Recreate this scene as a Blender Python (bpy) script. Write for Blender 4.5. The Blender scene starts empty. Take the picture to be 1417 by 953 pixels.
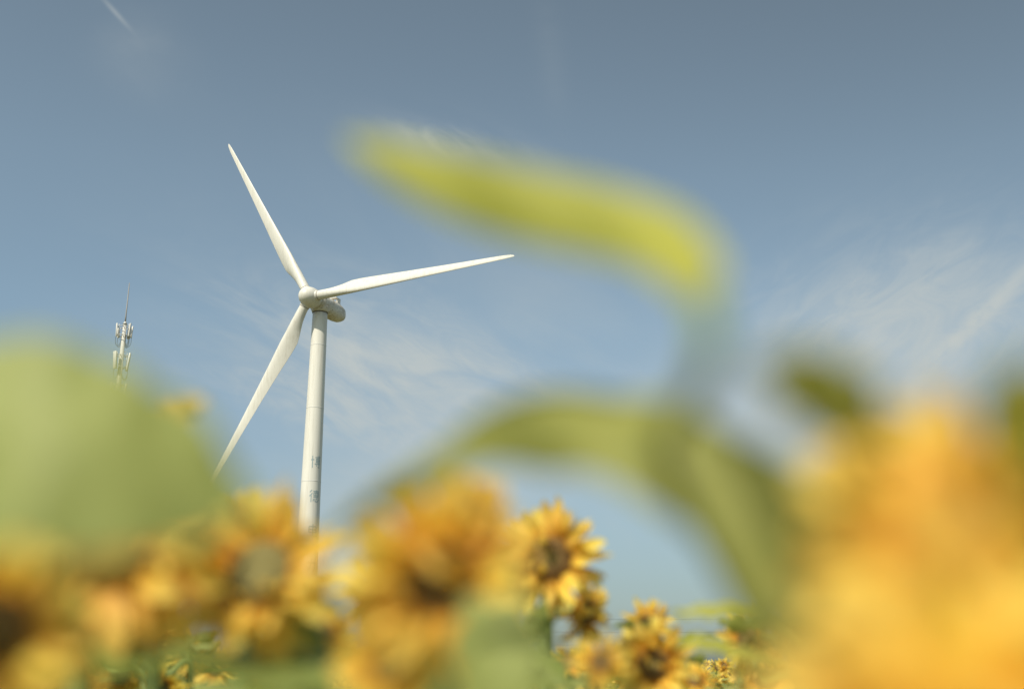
import bpy, math, random
from mathutils import Vector, Matrix, noise
random.seed(11)
R = math.radians
S = bpy.context.scene
COL = S.collection

# ------------------------------------------------------------------ camera
FPX, CX, CY = 1500.0, 708.5, 476.5
PITCH = math.atan(449 / 1500.0)
CAM = Vector((0, 0, 1.45))
RT = Vector((1, 0, 0)); FW = Vector((0, math.cos(PITCH), math.sin(PITCH))); UP = Vector((0, -math.sin(PITCH), math.cos(PITCH)))
cd = bpy.data.cameras.new('camera'); cam = bpy.data.objects.new('camera', cd); COL.objects.link(cam)
cam.location = CAM; cam.rotation_euler = (math.pi / 2 + PITCH, 0, 0)
cd.sensor_width = 36; cd.lens = FPX / 1417 * 36
cd.clip_start = 0.01; cd.clip_end = 20000
cd.dof.use_dof = True; cd.dof.focus_distance = 120; cd.dof.aperture_fstop = 1.9
S.camera = cam

def rdir(px, py):
    return FW + RT * ((px - CX) / FPX) + UP * ((CY - py) / FPX)
def at(px, py, d):
    return CAM + rdir(px, py) * d

# ------------------------------------------------------------------ view and light
S.view_settings.view_transform = 'Standard'; S.view_settings.look = 'None'
S.view_settings.exposure = 0.0; S.view_settings.gamma = 1.0
S.cycles.use_denoising = True
S.cycles.max_bounces = 8; S.cycles.transmission_bounces = 6; S.cycles.transparent_max_bounces = 8
SUN_EL, SUN_AZ = R(47), math.atan2(-0.52, -0.85)
tosun = Vector((math.sin(SUN_AZ) * math.cos(SUN_EL), math.cos(SUN_AZ) * math.cos(SUN_EL), math.sin(SUN_EL)))
sd = bpy.data.lights.new('sun', 'SUN'); so = bpy.data.objects.new('sun', sd); COL.objects.link(so)
sd.energy = 4.7; sd.angle = R(0.5); sd.color = (1.0, 0.93, 0.78)
so.rotation_euler = (-tosun).to_track_quat('-Z', 'Y').to_euler(); so.location = (0, 0, 30)

class NT:
    """small helper round a node tree"""
    def __init__(s, nt): s.nt = nt; s.n = nt.nodes; s.l = nt.links
    def add(s, t, **k):
        nd = s.n.new(t)
        for a, v in k.items(): setattr(nd, a, v)
        return nd
    def put(s, sock, v):
        if isinstance(v, bpy.types.NodeSocket): s.l.new(v, sock)
        elif v is not None: sock.default_value = v
    def math(s, op, a, b=None, c=None, clamp=False):
        nd = s.add('ShaderNodeMath', operation=op, use_clamp=clamp)
        s.put(nd.inputs[0], a); s.put(nd.inputs[1], b); s.put(nd.inputs[2], c)
        return nd.outputs[0]
    def vmath(s, op, a, b=None, out=0):
        nd = s.add('ShaderNodeVectorMath', operation=op)
        s.put(nd.inputs[0], a); s.put(nd.inputs[1], b)
        return nd.outputs[out]
    def mix(s, f, a, b, blend='MIX'):
        nd = s.add('ShaderNodeMix', data_type='RGBA', blend_type=blend)
        s.put(nd.inputs[0], f); s.put(nd.inputs[6], a); s.put(nd.inputs[7], b)
        return nd.outputs[2]
    def noise(s, vec, scale, detail=4, rough=.5, dist=0):
        nd = s.add('ShaderNodeTexNoise'); s.put(nd.inputs['Vector'], vec)
        nd.inputs['Scale'].default_value = scale; nd.inputs['Detail'].default_value = detail
        nd.inputs['Roughness'].default_value = rough; nd.inputs['Distortion'].default_value = dist
        return nd.outputs['Fac']
    def ramp(s, f, pts):
        nd = s.add('ShaderNodeValToRGB'); s.put(nd.inputs[0], f)
        e = nd.color_ramp.elements
        while len(e) < len(pts): e.new(0.5)
        for k, (p, c) in enumerate(pts):
            e[k].position = p; e[k].color = c if len(c) == 4 else (*c, 1)
        return nd.outputs[0]
    def smooth(s, x, lo, hi):
        nd = s.add('ShaderNodeMapRange', interpolation_type='SMOOTHSTEP')
        s.put(nd.inputs[0], x); nd.inputs[1].default_value = lo; nd.inputs[2].default_value = hi
        return nd.outputs[0]

W = bpy.data.worlds.new('World'); S.world = W; W.use_nodes = True
t = NT(W.node_tree); t.n.clear()
sky = t.add('ShaderNodeTexSky', sky_type='NISHITA', sun_disc=False)
sky.sun_elevation = SUN_EL; sky.sun_rotation = SUN_AZ; sky.air_density = 1.0; sky.dust_density = 1.35; sky.ozone_density = 1.2
hs = t.add('ShaderNodeHueSaturation'); hs.inputs['Saturation'].default_value = 0.62; hs.inputs['Value'].default_value = 1.0
t.put(hs.inputs['Color'], sky.outputs[0])
base = t.mix(1.0, hs.outputs[0], (1.02, 1.20, 1.20, 1), 'MULTIPLY')
geo = t.add('ShaderNodeTexCoord').outputs['Generated']
D = t.vmath('NORMALIZE', geo)
sep = t.add('ShaderNodeSeparateXYZ'); t.put(sep.inputs[0], D)
# thin cirrus: soft patches of the sky, broken up by stretched noise
def patch(px, py, sx, sy, ang):
    """soft elliptical region of sky around the direction of one point, sx sy in radians"""
    c = rdir(px, py).normalized()
    e1 = (RT * math.cos(ang) + UP * math.sin(ang)); e1 = (e1 - c * e1.dot(c)).normalized(); e2 = c.cross(e1)
    a = t.vmath('DOT_PRODUCT', D, tuple(e1 / sx), out=1); b = t.vmath('DOT_PRODUCT', D, tuple(e2 / sy), out=1)
    a0 = t.math('SUBTRACT', a, c.dot(e1) / sx); b0 = t.math('SUBTRACT', b, c.dot(e2) / sy)
    r2 = t.math('ADD', t.math('MULTIPLY', a0, a0), t.math('MULTIPLY', b0, b0))
    front = t.math('GREATER_THAN', t.vmath('DOT_PRODUCT', D, tuple(c), out=1), 0.0)
    return t.math('MULTIPLY', t.math('EXPONENT', t.math('MULTIPLY', r2, -1.0)), front)
def streaknoise(ang, sc, st, lo, hi, dist=.6):
    e1 = (RT * math.cos(ang) + UP * math.sin(ang)); e2 = (-RT * math.sin(ang) + UP * math.cos(ang))
    cmb = t.add('ShaderNodeCombineXYZ')
    t.put(cmb.inputs[0], t.vmath('DOT_PRODUCT', D, tuple(e1), out=1))
    t.put(cmb.inputs[1], t.math('MULTIPLY', t.vmath('DOT_PRODUCT', D, tuple(e2), out=1), st))
    t.put(cmb.inputs[2], sep.outputs[1])
    return t.smooth(t.noise(cmb.outputs[0], sc, 7, .58, dist), lo, hi)
fib = streaknoise(R(-24), 5.5, 3.0, .30, .80, .9)
fib2 = streaknoise(R(30), 6.0, 2.2, .25, .75, .8)
soft = streaknoise(R(-10), 3.0, 1.5, .3, .8, .5)
def M(a, k): return t.math('MULTIPLY', a, k)
def A(a, b): return t.math('ADD', a, b)
fine = streaknoise(R(-28), 16.0, 2.6, .32, .78, 1.4)
fine2 = streaknoise(R(38), 15.0, 2.2, .30, .75, 1.4)
cl = M(M(M(patch(585, 555, .15, .070, R(-20)), fib), A(M(fine, .8), .45)), 1.5)
cl = A(cl, M(M(patch(520, 510, .05, .018, R(-30)), fine), .55))
cl = A(cl, M(M(patch(470, 575, .06, .018, R(-20)), fine), .45))
cl = A(cl, M(M(patch(620, 195, .05, .012, R(-12)), fine), .35))
cl = A(cl, M(patch(600, 560, .13, .07, R(-18)), .20))
cl = A(cl, M(M(patch(470, 480, .11, .03, R(-27)), fib), .55))
cl = A(cl, M(M(M(patch(1235, 470, .11, .070, R(20)), A(M(fib2, .6), .4)), A(M(fine2, .75), .45)), 1.25))
cl = A(cl, M(patch(1240, 490, .10, .06, R(20)), .15))
cl = A(cl, M(patch(1090, 600, .12, .06, R(0)), .75))
cl = A(cl, M(patch(560, 690, .10, .05, R(10)), .45))
cl = A(cl, M(M(patch(640, 200, .07, .02, R(-15)), fib), .30))
cl = A(cl, M(M(patch(760, 60, .012, .06, R(8)), soft), .12))
cl = A(cl, M(M(patch(360, 440, .16, .12, R(0)), soft), .16))
cl = A(cl, M(M(patch(740, 410, .12, .06, R(-8)), soft), .30))
# contrails: narrow straight streaks
cl = A(cl, M(M(patch(1340, 455, .075, .0065, R(45)), t.smooth(t.noise(D, 60, 3, .5), .2, .6)), 1.1))
cl = A(cl, M(M(patch(1385, 440, .06, .004, R(28)), soft), .30))
cl = A(cl, M(patch(160, 18, .014, .0020, R(-48)), .27))
cl = A(cl, M(M(patch(195, 70, .04, .03, R(-50)), soft), .25))
cl = t.math('SUBTRACT', 1.0, t.math('EXPONENT', M(cl, -1.25)))
# sky tone scaled by elevation, dimmed towards the horizon
el = sep.outputs[2]
fall = t.ramp(el, [(0, (.70, .68, .69)), (.10, (.76, .75, .76)), (.20, (.84, .86, .89)), (.30, (.93, .97, .99)), (.42, (.99, 1.0, .99)), (.60, (.93, .90, .86))])
base = t.mix(1.0, base, fall, 'MULTIPLY')
base = t.mix(M(patch(1480, -80, .36, .30, 0), .30), base, t.mix(1.0, base, (.62, .58, .54, 1), 'MULTIPLY'))  # lens vignette put into the sky colour at upper right
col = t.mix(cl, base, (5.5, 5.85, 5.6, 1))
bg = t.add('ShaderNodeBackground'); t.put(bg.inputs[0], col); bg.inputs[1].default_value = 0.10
out = t.add('ShaderNodeOutputWorld'); t.l.new(bg.outputs[0], out.inputs[0])

# ------------------------------------------------------------------ helpers
def tag(o, label=None, cat=None, group=None, kind=None):
    if label: o['label'] = label
    if cat: o['category'] = cat
    if group: o['group'] = group
    if kind: o['kind'] = kind
    return o

def mesh(name, vs, fs, mat=None, smooth=True, uvs=None):
    me = bpy.data.meshes.new(name); me.from_pydata([tuple(v) for v in vs], [], fs)
    if uvs:
        l = me.uv_layers.new(name='UVMap')
        for p in me.polygons:
            for li in p.loop_indices: l.data[li].uv = uvs[me.loops[li].vertex_index]
    if smooth: me.polygons.foreach_set('use_smooth', [True] * len(me.polygons))
    if mat:
        for m in (mat if isinstance(mat, list) else [mat]): me.materials.append(m)
    me.update(); return me

def obj(name, me, parent=None, mw=None):
    o = bpy.data.objects.new(name, me); COL.objects.link(o)
    if parent: o.parent = parent
    if mw is not None: o.matrix_local = mw
    return o

class MB:
    """collects shapes and links them as one mesh"""
    def __init__(s): s.v = []; s.f = []; s.uv = []
    def grid(s, rows, closed=False, caps=False):
        n = len(rows[0]); b = len(s.v)
        for i, r in enumerate(rows):
            for j, p in enumerate(r):
                s.v.append(Vector(p)); s.uv.append((j / max(1, n - 1), i / max(1, len(rows) - 1)))
        for i in range(len(rows) - 1):
            for j in range(n if closed else n - 1):
                k = (j + 1) % n
                s.f.append((b + i * n + j, b + i * n + k, b + (i + 1) * n + k, b + (i + 1) * n + j))
        if caps:
            s.f.append(tuple(b + j for j in reversed(range(n))))
            s.f.append(tuple(b + (len(rows) - 1) * n + j for j in range(n)))
    def tube(s, pts, rad, n=10, caps=True):
        pts = [Vector(p) for p in pts]; rows = []
        if not isinstance(rad, (list, tuple)): rad = [rad] * len(pts)
        prev = None
        for i, p in enumerate(pts):
            d = (pts[min(i + 1, len(pts) - 1)] - pts[max(i - 1, 0)]).normalized()
            if prev is None: a = d.orthogonal().normalized()
            else: a = (prev - d * prev.dot(d)).normalized()
            prev = a; b = d.cross(a)
            rows.append([p + (a * math.cos(q) + b * math.sin(q)) * rad[i] for q in [2 * math.pi * k / n for k in range(n)]])
        s.grid(rows, True, caps)
    def box(s, c, size, rot=None, bev=0):
        c = Vector(c); b = len(s.v); x, y, z = [k / 2 for k in size]
        for dx, dy, dz in ((-1,-1,-1),(1,-1,-1),(1,1,-1),(-1,1,-1),(-1,-1,1),(1,-1,1),(1,1,1),(-1,1,1)):
            v = Vector((dx * x, dy * y, dz * z))
            if rot: v = rot @ v
            s.v.append(c + v); s.uv.append((0, 0))
        for q in ((0,3,2,1),(4,5,6,7),(0,1,5,4),(1,2,6,5),(2,3,7,6),(3,0,4,7)): s.f.append(tuple(b + k for k in q))
    def mesh(s, name, mat, smooth=True): return mesh(name, s.v, s.f, mat, smooth, s.uv)
    def build(s, name, mat, parent=None, smooth=True, mw=None): return obj(name, s.mesh(name, mat, smooth), parent, mw)

def empty(name, loc):
    o = bpy.data.objects.new(name, None); COL.objects.link(o); o.location = loc; o.empty_display_size = .2; return o

def lerp(a, b, t): return a + (b - a) * t
def interp(tab, x):
    for (x0, y0), (x1, y1) in zip(tab, tab[1:]):
        if x <= x1: return lerp(y0, y1, (x - x0) / (x1 - x0)) if x1 > x0 else y1
    return tab[-1][1]
def spline(pts, n):
    """Catmull-Rom through pts (any vectors / tuples of floats)"""
    P = [tuple(p) for p in pts]; P = [tuple(2 * a - b for a, b in zip(P[0], P[1]))] + P + [tuple(2 * a - b for a, b in zip(P[-1], P[-2]))]
    out = []; m = len(P) - 3
    for i in range(n + 1):
        u = i / n * m; k = min(int(u), m - 1); f = u - k
        a, b, c, d = P[k:k + 4]
        out.append(tuple(.5 * (2 * q + (r - p) * f + (2 * p - 5 * q + 4 * r - s) * f * f + (-p + 3 * q - 3 * r + s) * f ** 3) for p, q, r, s in zip(a, b, c, d)))
    return out

# ------------------------------------------------------------------ materials
def mat(name, build):
    m = bpy.data.materials.new(name); m.use_nodes = True; t = NT(m.node_tree); t.n.clear()
    o = t.add('ShaderNodeOutputMaterial'); sh = build(t); t.l.new(sh, o.inputs[0]); return m
def principled(t, colr, rough=.5, spec=.5, bump=None, bs=.2, bd=.01, metal=0):
    p = t.add('ShaderNodeBsdfPrincipled'); t.put(p.inputs['Base Color'], colr); t.put(p.inputs['Roughness'], rough)
    p.inputs['Specular IOR Level'].default_value = spec; p.inputs['Metallic'].default_value = metal
    if bump is not None:
        b = t.add('ShaderNodeBump'); b.inputs['Strength'].default_value = bs; b.inputs['Distance'].default_value = bd
        t.put(b.inputs['Height'], bump); t.l.new(b.outputs[0], p.inputs['Normal'])
    return p.outputs[0]
def translucent(t, sh, colr, f):
    tr = t.add('ShaderNodeBsdfTranslucent'); t.put(tr.inputs[0], colr)
    mx = t.add('ShaderNodeMixShader'); mx.inputs[0].default_value = f
    t.l.new(sh, mx.inputs[1]); t.l.new(tr.outputs[0], mx.inputs[2]); return mx.outputs[0]

def petal_mat(name, basec, midc, tipc, f=.42):
    def b(t):
        uv = t.add('ShaderNodeUVMap').outputs[0]; sp = t.add('ShaderNodeSeparateXYZ'); t.put(sp.inputs[0], uv)
        rnd = t.add('ShaderNodeObjectInfo').outputs['Random']
        g = t.ramp(sp.outputs[1], [(0, basec), (.4, midc), (1, tipc)])
        mp = t.add('ShaderNodeMapping'); mp.inputs['Scale'].default_value = (26, 1.6, 1); t.put(mp.inputs[0], uv)
        nz = t.noise(mp.outputs[0], 1.0, 3, .5)
        g = t.mix(t.math('MULTIPLY', t.smooth(nz, .35, .75), .45), g, (basec[0] * .95, basec[1] * .9, basec[2], 1))
        hsv = t.add('ShaderNodeHueSaturation'); t.put(hsv.inputs['Color'], g)
        t.put(hsv.inputs['Hue'], t.math('ADD', t.math('MULTIPLY', rnd, .022), .489))
        t.put(hsv.inputs['Value'], t.math('ADD', t.math('MULTIPLY', rnd, .16), .9))
        g = hsv.outputs[0]
        return translucent(t, principled(t, g, .55, .25, nz, .25, .001), g, f)
    return mat(name, b)
M_PETAL = petal_mat('petal_yellow', (.88, .48, .06), (.94, .68, .11), (.96, .79, .20))
M_PETAL_OR = petal_mat('petal_orange_shade', (.84, .42, .07), (.91, .56, .10), (.94, .69, .15), .38)  # deeper orange copy of the yellow; shade among petals put into the colour

def leaf_mat(name, c1, c2, cv, f=.4):
    def b(t):
        uv = t.add('ShaderNodeUVMap').outputs[0]; sp = t.add('ShaderNodeSeparateXYZ'); t.put(sp.inputs[0], uv)
        x = t.math('ABSOLUTE', t.math('SUBTRACT', sp.outputs[0], .5))
        mid = t.math('SUBTRACT', 1.0, t.smooth(x, .004, .03))
        w = t.math('FRACT', t.math('MULTIPLY', t.math('SUBTRACT', sp.outputs[1], t.math('MULTIPLY', x, .75)), 7))
        side = t.math('SUBTRACT', 1.0, t.smooth(t.math('ABSOLUTE', t.math('SUBTRACT', w, .5)), .03, .10))
        vein = t.math('MAXIMUM', mid, t.math('MULTIPLY', side, .6))
        co = t.add('ShaderNodeTexCoord').outputs['Object']
        nz = t.noise(co, 22, 4, .55)
        g = t.mix(t.smooth(nz, .3, .7), c1, c2)
        g = t.mix(t.math('MULTIPLY', vein, .6), g, cv)
        g = t.mix(t.math('MULTIPLY', t.smooth(t.noise(co, 60, 2, .5), .68, .8), .4), g, (.25, .19, .06, 1))
        ht = t.math('ADD', nz, t.math('MULTIPLY', vein, -.8))
        return translucent(t, principled(t, g, .52, .35, ht, .35, .003), t.mix(1.0, g, (1.35, 1.35, .75, 1), 'MULTIPLY'), f)
    return mat(name, b)
M_LEAF = leaf_mat('leaf_green', (.20, .25, .055, 1), (.28, .33, .085, 1), (.38, .40, .16, 1))
M_LEAF_L = leaf_mat('leaf_pale', (.29, .325, .095, 1), (.36, .39, .12, 1), (.42, .45, .17, 1), .36)
M_LEAF_O = leaf_mat('leaf_olive', (.29, .295, .07, 1), (.38, .38, .10, 1), (.44, .44, .16, 1), .45)
M_LEAF_Y = leaf_mat('leaf_yellowing', (.50, .49, .08, 1), (.64, .62, .13, 1), (.62, .60, .2, 1), .5)

def _stem(t):
    co = t.add('ShaderNodeTexCoord').outputs['Object']
    mp = t.add('ShaderNodeMapping'); mp.inputs['Scale'].default_value = (60, 60, 6); t.put(mp.inputs[0], co)
    nz = t.noise(mp.outputs[0], 1, 4, .6)
    return principled(t, t.mix(nz, (.12, .17, .05, 1), (.26, .31, .10, 1)), .6, .3, nz, .4, .002)
M_STEM = mat('stem_green', _stem)
def disc_mat(name, inner, ring, outer):
    def b(t):
        uv = t.add('ShaderNodeUVMap').outputs[0]; sp = t.add('ShaderNodeSeparateXYZ'); t.put(sp.inputs[0], uv)
        co = t.add('ShaderNodeTexCoord').outputs['Object']
        nz = t.noise(co, 26, 3, .6)
        r = t.math('ADD', sp.outputs[1], t.math('MULTIPLY', t.math('SUBTRACT', nz, .5), .25))
        return principled(t, t.ramp(r, [(0, inner), (.45, ring), (.8, ring), (1, outer)]), .75, .2, nz, .5, .02)
    return mat(name, b)
M_DISC = disc_mat('disc_brown', (.30, .24, .08), (.23, .135, .05), (.55, .30, .06))
M_DISC_OL = disc_mat('disc_olive', (.30, .27, .11), (.29, .25, .10), (.22, .17, .05))
M_DISC_OR = disc_mat('disc_orange', (.55, .32, .06), (.60, .36, .06), (.80, .50, .08))

def _white(t):
    co = t.add('ShaderNodeTexCoord').outputs['Object']
    n1 = t.noise(co, .35, 5, .6); mp = t.add('ShaderNodeMapping'); mp.inputs['Scale'].default_value = (2.5, 2.5, .12); t.put(mp.inputs[0], co)
    n2 = t.noise(mp.outputs[0], 1, 5, .6)
    g = t.mix(t.math('MULTIPLY', t.smooth(n2, .45, .75), .5), (.72, .695, .625, 1), (.52, .48, .40, 1))
    g = t.mix(t.math('MULTIPLY', t.smooth(n1, .55, .8), .25), g, (.62, .60, .52, 1))
    return principled(t, g, .38, .4, n1, .05, .05)
M_WHITE = mat('painted_white', _white)
def _nac(t):
    co = t.add('ShaderNodeTexCoord').outputs['Object']
    mp = t.add('ShaderNodeMapping'); mp.inputs['Scale'].default_value = (1.6, 1.6, 3.2); t.put(mp.inputs[0], co)
    n2 = t.noise(mp.outputs[0], 1.3, 6, .7); n1 = t.noise(co, .6, 4, .6)
    g = t.mix(t.smooth(n1, .35, .8), (.76, .73, .66, 1), (.55, .47, .33, 1))
    g = t.mix(t.math('MULTIPLY', t.smooth(n2, .55, .62), .75), g, (.24, .19, .15, 1))
    return principled(t, g, .5, .3)
M_NAC = mat('nacelle_weathered', _nac)
def flat(name, c, rough=.5, metal=0, c2=None, sc=8):
    def b(t):
        co = t.add('ShaderNodeTexCoord').outputs['Object']; nz = t.noise(co, sc, 4, .6)
        d = c2 or tuple(k * .75 for k in c)
        return principled(t, t.mix(nz, (*c, 1), (*d, 1)), rough, .4, metal=metal)
    return mat(name, b)
M_DARK = flat('dark_gap', (.16, .13, .10), .8)
M_LETTER = flat('blue_grey_lettering', (.35, .45, .47), .6)
M_STEEL = flat('galvanised_steel', (.66, .64, .58), .5, .0)
M_PANEL = flat('antenna_plastic', (.78, .76, .70), .45)
M_CABLE = flat('black_cable', (.06, .06, .06), .6)
M_CONC = flat('concrete', (.34, .33, .30), .85)
M_WALL = flat('house_plaster', (.50, .49, .46), .85)
M_ROOF = flat('grey_roof_sheet', (.20, .22, .25), .6)
M_GLASS = flat('window_dark', (.04, .05, .06), .15)
def _soil(t):
    co = t.add('ShaderNodeTexCoord').outputs['Object']
    n1 = t.noise(co, 3, 8, .65); n2 = t.noise(co, .02, 5, .6)
    g = t.mix(t.smooth(n1, .35, .7), (.13, .095, .055, 1), (.22, .17, .10, 1))
    g = t.mix(t.smooth(n2, .35, .65), g, (.10, .13, .04, 1))
    return principled(t, g, .9, .1, n1, .6, .05)
M_SOIL = mat('field_soil', _soil)

# ------------------------------------------------------------------ ground
N = 60; rows = []
def gz(x, y):
    r = math.hypot(x, y)
    return (noise.noise(Vector((x * .9, y * .9, 0))) * .03 if r < 40 else 0)
xs = sorted(set([-6000, -2500, -900, -300, -100] + [k * 1.5 - 30 for k in range(41)] + [100, 300, 900, 2500, 6000]))
ys = sorted(set([-6000, -1500, -300, -60] + [k * 1.5 - 12 for k in range(41)] + [80, 130, 220, 400, 900, 2500, 9000]))
g = MB(); g.grid([[(x, y, gz(x, y)) for x in xs] for y in ys])
tag(g.build('ground', M_SOIL), kind='structure')

# ------------------------------------------------------------------ wind turbine
AZ, DH, YAW, PH, BL, TILT, CONE = -0.184251241, 194.24402, 0.426202642, 1.02345263, 41.5793157, 0.0251426616, 0.0139241829
HT = 65.0
TB = Vector((DH * math.sin(AZ), DH * math.cos(AZ), 0)); TT = TB + Vector((0, 0, HT))
ah = Vector((-math.sin(YAW), -math.cos(YAW), 0)); ax = ah * math.cos(TILT) + Vector((0, 0, math.sin(TILT)))
uu = ah.cross(Vector((0, 0, 1))).normalized(); vv = ax.cross(uu)
if vv.z < 0: vv = -vv
HUB = TT + ax * 3.6 + Vector((0, 0, 1.6))
tb = empty('wind_turbine', TB)
tag(tb, 'tall white three-bladed wind turbine with blue characters on its tower', 'wind turbine')
def rel(b, o):                                   # shift a builder to its root
    b.v = [v - o for v in b.v]; return b
def trad(z): return lerp(2.12, 1.36, z / HT)
b = MB()
segs = [0, 8, 20, 33, 46, 58, HT]
zz = [HT * k / 40 for k in range(41)]
b.grid([[(TB.x + math.cos(a) * trad(z), TB.y + math.sin(a) * trad(z), z) for a in [2 * math.pi * k / 64 for k in range(64)]] for z in zz], True, True)
tower = rel(b, TB).build('tower', M_WHITE, tb)
M_FL = flat('flange_joint_line', (.70, .69, .65), .6)  # joint line between tower sections, slightly off the tower white
for z in (20.5, 33.2, 46.5, 58.3):
    r = trad(z) + .004; b = MB()
    b.grid([[(math.cos(a) * (r + e), math.sin(a) * (r + e), z + dz) for a in [2 * math.pi * k / 64 for k in range(64)]] for dz, e in ((-.09, -.02), (-.07, .01), (.07, .01), (.09, -.02))], True)
    b.build('flange_ring', M_FL, tower)
b = MB()
b.grid([[(math.cos(a) * r, math.sin(a) * r, z) for a in [2 * math.pi * k / 48 for k in range(48)]] for r, z in ((3.4, 0), (3.4, .35), (2.5, .5), (2.2, .5))], True)
b.build('foundation', M_CONC, tb)

# characters: strokes on a unit square, x right, y up
GLY = [
 # bo
 [[(.0,.66),(.3,.68)], [(.15,1),(.15,0)], [(.4,.86),(.98,.88)], [(.5,.74),(.5,.42)], [(.5,.74),(.88,.74),(.88,.42)], [(.5,.6),(.88,.6)],
  [(.5,.47),(.88,.47)], [(.69,1),(.69,.40)], [(.84,1),(.94,.93)], [(.36,.32),(1,.33)], [(.8,.40),(.8,.02),(.68,.08)], [(.48,.24),(.58,.14)]],
 # de
 [[(.24,1),(.04,.8)], [(.28,.74),(.02,.48)], [(.17,.56),(.17,0)], [(.36,.9),(.98,.9)], [(.66,1),(.66,.78)], [(.42,.78),(.42,.54),(.94,.54),(.94,.78),(.42,.78)],
  [(.59,.78),(.59,.54)], [(.76,.78),(.76,.54)], [(.38,.42),(.98,.42)], [(.42,.28),(.36,.08)], [(.54,.3),(.56,.06),(.84,.05),(.86,.16)], [(.68,.34),(.74,.2)], [(.9,.3),(.98,.14)]],
 # dian
 [[(.12,.8),(.12,.32)], [(.12,.8),(.84,.8),(.84,.32)], [(.12,.56),(.84,.56)], [(.12,.34),(.84,.34)], [(.48,1),(.48,.06),(.94,.04),(.98,.2)]],
 # li
 [[(.08,.7),(.9,.7),(.86,.3),(.78,.04),(.62,.12)], [(.5,1),(.46,.6),(.32,.25),(.06,0)]],
]
camang = math.atan2(-TB.y, -TB.x)                # direction from the tower to the camera
for k, (g_, py) in enumerate(zip(GLY, (641, 688, 735, 783))):
    r0 = rdir(441 - (py - 641) * .055, py); dist = DH / math.hypot(r0.x, r0.y); zc = CAM.z + r0.z * dist
    Hc, Wc = 2.15, 1.9
    b = MB()
    ac = camang + R(24)
    for st in g_:
        pts = []
        for p, q in zip(st, st[1:]):
            n = 4
            pts += [(lerp(p[0], q[0], i / n), lerp(p[1], q[1], i / n)) for i in range(n)]
        pts.append(st[-1])
        rws = []
        for i, p in enumerate(pts):
            a = pts[max(0, i - 1)]; c = pts[min(len(pts) - 1, i + 1)]
            dx, dy = (c[0] - a[0]), (c[1] - a[1]); L = math.hypot(dx, dy) or 1
            nx, ny = -dy / L * .038, dx / L * .038
            row = []
            for s in (-1, 1):
                X = (p[0] - .5 + nx * s) * Wc; Z = zc + (p[1] - .5 + ny * s) * Hc
                rr = trad(Z) + .02; aa = ac + X / rr
                row.append((math.cos(aa) * rr, math.sin(aa) * rr, Z))
            rws.append(row)
        b.grid(rws)
    b.build('lettering', M_LETTER, tower)

# frame with local x = u, y = v, z = axis (front)
FR = Matrix((uu, vv, ax)).transposed()
def onaxis(p): return HUB + FR @ Vector(p) - TB
# nacelle: superellipse sections along the axis behind the hub
b = MB(); rows = []
Nz = [(-1.9, 1.30, 1.30, 0), (-2.3, 1.55, 1.5, -.05), (-3.2, 1.66, 1.62, -.10), (-5, 1.72, 1.72, -.16), (-7.2, 1.70, 1.72, -.2), (-8.8, 1.62, 1.62, -.24), (-9.9, 1.42, 1.42, -.28), (-10.6, 1.0, 1.0, -.30), (-10.95, .45, .5, -.30), (-11.0, .02, .02, -.3)]
for z, rx, ry, off in Nz:
    row = []
    for k in range(40):
        a = 2 * math.pi * k / 40; c, s_ = math.cos(a), math.sin(a); e = .78
        row.append(onaxis((math.copysign(abs(c) ** e, c) * rx, math.copysign(abs(s_) ** e, s_) * ry + off, z)))
    rows.append(row)
b.grid(rows, True, True)
nac = b.build('nacelle', M_NAC, tb)
b = MB()                                         # yaw collar under the nacelle
b.grid([[(math.cos(a) * r, math.sin(a) * r, HT + z) for a in [2 * math.pi * k / 48 for k in range(48)]] for r, z in ((1.30, -.25), (1.52, -.2), (1.56, .0), (1.80, .35), (1.7, .9))], True)
b.build('yaw_collar', M_NAC, tb)
b = MB()
b.grid([[(math.cos(a) * r, math.sin(a) * r, HT + z) for a in [2 * math.pi * k / 48 for k in range(48)]] for r, z in ((1.40, -.42), (1.44, -.40), (1.44, -.27), (1.40, -.25))], True)
b.build('tower_cap_seam', M_DARK, tb)
b = MB()                                         # roof hatch frame and weather mast at the rear
rot = FR
def nb(c, s): b.box(onaxis(c), s, rot)
nb((-.55, 1.9, -7.9), (.14, 1.1, .14)); nb((.55, 1.9, -7.9), (.14, 1.1, .14)); nb((0, 2.42, -7.9), (1.5, .14, .9))
nb((0, 1.75, -8.9), (1.2, .9, .14)); nb((-.72, 1.95, -8.4), (.1, 1.0, 1.0)); nb((.72, 1.95, -8.4), (.1, 1.0, 1.0))
b.build('vent_hood', M_NAC, nac, smooth=False)
b = MB(); b.tube([onaxis((0, 1.4, -6.9)), onaxis((0, 2.9, -6.9))], .05, 6); b.tube([onaxis((-.4, 2.8, -6.9)), onaxis((.4, 2.8, -6.9))], .04, 6)
b.build('weather_mast', M_NAC, nac)
for q in range(7):
    aa = R(25 + q * 3); z = -3.0 - q * .85; b = MB()
    b.box(onaxis((math.cos(aa) * 1.70 * -1, math.sin(aa) * 1.70 - .15, z)), (.1, .16, .34), rot)
    b.build('rivet_plate', M_DARK, nac, smooth=False)
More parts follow.
